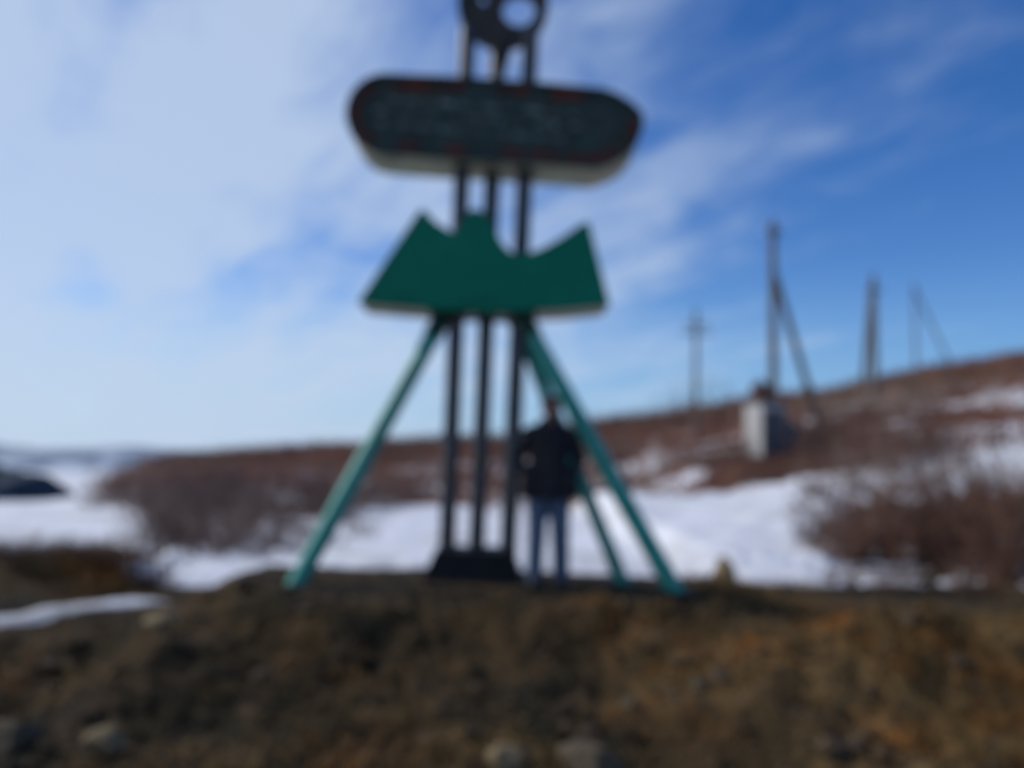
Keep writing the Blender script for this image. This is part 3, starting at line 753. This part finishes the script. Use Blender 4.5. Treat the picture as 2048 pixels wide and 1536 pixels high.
sparse = (np_mesh('twigs', _V, _F, M_twig), np_mesh('leaves', _LV, _LF, M_leaf), np_mesh('twigs_dark', _V, _F, M_twigd))
for i in range(6):
    V, F, LV, LF = shrub_parts(50 + i, 1.0, 24, 9, .9, .012, 40)
    lib.append((np_mesh('twigs', V, F, M_twig), np_mesh('leaves', LV, LF, M_leaf), np_mesh('twigs_dark', V, F, M_twigd)))
def shrub(u, Y, h, lab, grp, k, dark=False, wide=1.0):
    x = (u - 1024) / FPX * Y; z = zg(x, Y)
    sm_ = float(snow_m(np.array([x]), np.array([Y]))[0])
    e = empty('shrub', (x, Y, z), random.uniform(0, 6.28)); e.scale = (h * wide, h * wide, h)
    tag(e, lab, 'shrub', grp)
    src = sparse if 'ridge' in lab else lib[k % 6]
    link('twigs', src[2 if dark else 0], e); link('withered_leaves', src[1], e)
    return e
k = 0
ORD = 'leftmost second third fourth fifth sixth seventh eighth ninth tenth eleventh twelfth'.split()
def ordinal(i, n):
    return 'leftmost' if i == 0 else 'rightmost' if i == n - 1 else ORD[i] + ' from the left'
for u, Y, h in [(190, 25, .5), (215, 23, .6), (235, 26, .75), (270, 22, .75), (250, 24, .95), (300, 21, 1.0), (350, 19, 1.15), (400, 17.5, 1.15), (450, 19, 1.25), (500, 17.5, 1.2), (550, 20, 1.3), (600, 22, 1.4), (640, 20, 1.3), (690, 22, 1.4), (330, 16.5, .9), (590, 17, 1.0), (720, 25, 1.5), (470, 24, 1.5), (390, 23, 1.3), (780, 25, 1.4), (660, 25, 1.6), (540, 25, 1.3), (830, 28, 1.3), (420, 14.5, 1.0), (520, 14.8, .8), (620, 15, .75), (365, 13.6, .8), (450, 21, 1.4), (700, 19, 1.0), (300, 12.6, .7), (345, 11.8, .6), (395, 12.2, .9), (440, 11.4, .55), (485, 12.4, .8), (530, 11.6, .55), (570, 13, .7), (415, 13.2, 1.0), (355, 14.5, 1.0), (500, 13.6, .9), (620, 12.4, .4), (670, 13.5, .45), (740, 15, .5)]:
    shrub(u, Y, h, 'bare brown shrub in the snow among the thicket behind the left strut', 'bare shrubs left of the monument', k, False, 1.4); k += 1
for u, Y, h in [(1630, 12.0, .75), (1660, 13, .9), (1715, 13.4, 1.1), (1775, 13.6, 1.15), (1690, 11.6, .95), (1740, 12.2, 1.0), (1790, 11.6, .95), (1840, 12.4, 1.1), (1820, 13.6, 1.25), (1880, 13.4, 1.35), (1890, 11.4, .95), (1940, 12.2, 1.3), (1990, 11.2, 1.25), (2040, 12, 1.5), (1720, 11.8, .7), (1860, 11.8, .85), (1960, 10.8, 1.0), (2050, 10.2, 1.1), (1830, 14, .7), (1930, 14, 1.3), (2010, 14, 1.5), (2080, 12, 1.6), (1770, 12.2, .8), (1920, 11.2, .9), (2000, 9.8, .8), (1970, 13, 1.4), (1620, 13.2, .5), (1670, 11.2, .45), (1960, 16, .8),
                (1700, 9.5, .32), (1755, 9.2, .36), (1800, 9.6, .34), (1845, 9.3, .4), (1900, 9.4, .42), (1950, 9.2, .5), (1660, 9.6, .28)]:
    shrub(u, Y, h, 'dark bare shrub in the thicket at the right edge behind the ochre mound', 'dark shrubs at the right edge', k, True, 1.2); k += 1
slope = sorted([(1600, 17, .5), (1640, 19, .7), (1680, 17.5, .6), (1720, 20, .9), (1760, 18, .7), (1800, 21, .9), (1840, 19, .9), (1880, 22, 1.1), (1620, 22, .8), (1700, 24, 1.0), (1780, 25, 1.1), (1860, 26, 1.2), (1925, 24, .9)])
for i, (u, Y, h) in enumerate(slope):
    shrub(u, Y, h, 'brown shrub poking through the snow slope below the kiosk, ' + ordinal(i, len(slope)), 'shrubs on the right snow slope', k, False, 1.3); k += 1
rise = sorted([(20, 9.9, .25), (90, 10.2, .27), (160, 9.9, .26), (225, 10.3, .30), (290, 9.9, .36), (325, 9.5, .42), (60, 9.7, .24), (190, 9.7, .26), (260, 9.7, .34), (130, 9.6, .22)])
for i, (u, Y, h) in enumerate(rise):
    shrub(u, Y, h, 'low dark shrub on the rise behind the snow streak, ' + ordinal(i, len(rise)), 'low shrubs on the left rise', k, True, 2.2); k += 1
for i, (u, Y, vt) in enumerate([(1332, 58, 775), (1365, 60, 748), (1400, 57, 752), (1436, 61, 742), (1468, 58, 765)]):
    x = (u - 1024) / FPX * Y; h = (at(u, vt, Y).z - zg(x, Y)) / .95
    shrub(u, Y, h, 'tall bare ridge bush by the short utility pole, ' + ordinal(i, 5), 'tall bushes on the ridge', k, False, .75); k += 1
kios = sorted([(1465, 27.5, .4), (1500, 26.5, .35), (1535, 27, .4), (1575, 26.8, .35), (1610, 28, .45), (1470, 34, 1.1), (1440, 33, 1.2), (1500, 33.2, .5), (1570, 33.2, .5), (1640, 35, 1.2), (1680, 36, 1.4), (1400, 34, 1.3), (1625, 33, .8)])
kios = [q_ for q_ in kios if q_[0] not in (1500, 1570) or q_[1] < 30]
for i, (u, Y, h) in enumerate(kios):
    shrub(u, Y, h, 'bare shrub at the foot of the kiosk, ' + ordinal(i, len(kios)) + ' there', 'shrubs round the kiosk', k, False, 1.4); k += 1

# brush covering the hillside (too many to count)
blib = []
for i in range(5):
    V, F, LV, LF = shrub_parts(80 + i, 1.0, 9, 5, .95, .018, 0)
    blib.append((V, F))
n = 5200
T = rng.uniform(-.50, .80, n); D = 24 + (112 - 24) * rng.random(n) ** 0.85
bx, by = T * D, D
dens = .5 + .75 * fbm(bx * .11 + 30, by * .11, 4) + .45 * sstep(45, 90, D)
kp = (rng.random(n) < dens) & ~((np.abs(T - .325) < .035) & (D < 33)); kp &= ~((((bx - 26.8) / 4.0) ** 2 + ((by - 42) / 9.0) ** 2) < 1)
bx, by, D = bx[kp], by[kp], D[kp]
bz = zground(bx, by); hs_ = rng.uniform(.7, 1.45, len(bx)) * (1 + .004 * (D - 30)); wi = rng.uniform(1.2, 1.9, len(bx)); aa = rng.uniform(0, 6.28, len(bx))
VV, FF, off = [], [], 0
for i in range(len(bx)):
    V, F = blib[i % 5]; c_, s_ = math.cos(aa[i]), math.sin(aa[i]); q = hs_[i] * wi[i]
    W = np.empty_like(V); W[:, 0] = (V[:, 0] * c_ - V[:, 1] * s_) * q + bx[i]; W[:, 1] = (V[:, 0] * s_ + V[:, 1] * c_) * q + by[i]; W[:, 2] = V[:, 2] * hs_[i] + bz[i]
    VV.append(W); FF.append(F + off); off += len(V)
tag(link('hillside_brush', np_mesh('hillside_brush', np.concatenate(VV), np.concatenate(FF), M_brush)), 'rusty brown leafless brush covering the hillside', 'brush', kind='stuff')

# ------------------------------------------------------------------ poles and kiosk
def pole(u, vtop, Y, r, lab, brace=None, arms=(), aframe=None, lean=0.0):
    top = at(u, vtop, Y); x0 = top.x - lean * 8; z0 = zg(x0, Y) - .3
    e = empty('utility_pole', (x0, Y, z0)); tag(e, lab, 'utility pole')
    o = Vector((x0, Y, z0)); tl = top - o
    bm = bmesh.new(); add_tube(bm, (0, 0, 0), tl, r * 1.25, r * .85, 14); bm_obj('post', bm, M_wood, e, 'auto')
    if brace:
        (u0, v0), (u1, dy) = brace; a = at(u0, v0, Y) - o; xb = at(u1, 780, Y + dy).x; c = Vector((xb, Y + dy, zg(xb, Y + dy) - .3)) - o
        bm = bmesh.new(); add_tube(bm, a, c, r * .85, r, 14); bm_obj('brace', bm, M_wood, e, 'auto')
    for (v, wpx) in arms:
        c = at(u, v, Y) - o; wd = wpx / FPX * Y; bm = bmesh.new(); add_box(bm, c + Vector((0, -r * 1.05 - .05, 0)), (wd, .10, .12)); ar = bm_obj('crossarm', bm, M_wood, e, False, .01)
        for f in (-.46, -.22, .22, .46):
            b0 = c + Vector((wd * f, -r - .05, .06)); bm = bmesh.new(); add_tube(bm, b0, b0 + Vector((0, 0, .12)), .02, .02, 8); add_tube(bm, b0 + Vector((0, 0, .1)), b0 + Vector((0, 0, .24)), .06, .045, 10)
            bm_obj('insulator', bm, M_insul, ar, 'auto')
    bm = bmesh.new(); add_tube(bm, tl - Vector((0, 0, .02)), tl + Vector((0, 0, .10)), .03, .03, 8); add_tube(bm, tl + Vector((0, 0, .08)), tl + Vector((0, 0, .26)), .07, .05, 10); bm_obj('top_insulator', bm, M_insul, e, 'auto')
    return e
pole(1545, 446, 39, .19, 'tall wooden utility pole with a slanting brace standing behind the pale kiosk', ((1550, 552), (1645, 4)), arms=((470, 26),))
pole(1746, 552, 62, .24, 'utility pole with a steep narrow brace on the ridge right of the braced pole', ((1744, 570), (1722, 2)), arms=((585, 30),))
pole(1392, 622, 56, .15, 'short utility pole with two crossarms rising from bushes on the ridge', arms=((652, 46), (668, 58)))
pole(1828, 568, 88, .13, 'faint far utility pole with long slanting brace on the ridge at far right', ((1830, 580), (1912, 3)))

kc = ground_hit(1545, 918)
kz = zg(kc.x, kc.y); print('kiosk', kc)
ki = empty('transformer_kiosk', (kc.x, kc.y + .9, kz - .1), R(22))
ksc = kc.y / 41.0; ki.scale = (.9 * ksc, .9 * ksc, 1.12 * ksc)
tag(ki, 'pale grey metal transformer kiosk with brown top box standing on the hillside', 'kiosk')
bm = bmesh.new(); add_box(bm, (0, 0, 1.30), (1.75, 1.55, 2.6)); kb = bm_obj('body', bm, M_kwhite, ki, False, .02)
bm = bmesh.new(); add_box(bm, (0, 0, 2.66), (1.90, 1.70, .10)); bm_obj('roof', bm, M_kgrey, ki, False, .015)
bm = bmesh.new(); add_box(bm, (0, 0, .02), (1.85, 1.65, .24)); bm_obj('base_frame', bm, M_kbrown, ki, False, .015)
bm = bmesh.new(); add_box(bm, (-.25, .1, 3.16), (.8, .8, .9)); bx_ = bm_obj('top_box', bm, M_kbrown, ki, False, .02)
for i in range(3):
    bm = bmesh.new(); q = Vector((-.5 + .25 * i, .1, 3.61)); add_tube(bm, q, q + Vector((0, 0, .28)), .06, .03, 10); bm_obj('bushing', bm, M_insul, bx_, 'auto')
for s in (-1, 1):
    bm = bmesh.new(); add_box(bm, (s * .41, -.785, 1.25), (.78, .03, 2.1)); dr = bm_obj('door', bm, M_kgrey, ki, False, .008)
    bm = bmesh.new(); add_box(bm, (s * .08, -.815, 1.25), (.03, .04, .16)); bm_obj('handle', bm, M_base, dr, False, .004)
    for q in range(4):
        bm = bmesh.new(); add_box(bm, (s * .41, -.808, 1.85 + q * .08), (.5, .02, .03), rot=Matrix.Rotation(.5, 3, 'X')); bm_obj('louvre', bm, M_kgrey, dr)
bm = bmesh.new(); add_box(bm, (1.35, -.15, .85), (.9, 1.1, 1.7)); bm_obj('side_cabinet', bm, M_kgrey, ki, False, .02)
bm = bmesh.new(); add_box(bm, (1.36, -.15, 1.73), (1.0, 1.2, .06), rot=Matrix.Rotation(.12, 3, 'Y')); bm_obj('cabinet_roof', bm, M_kgrey, ki, False, .01)
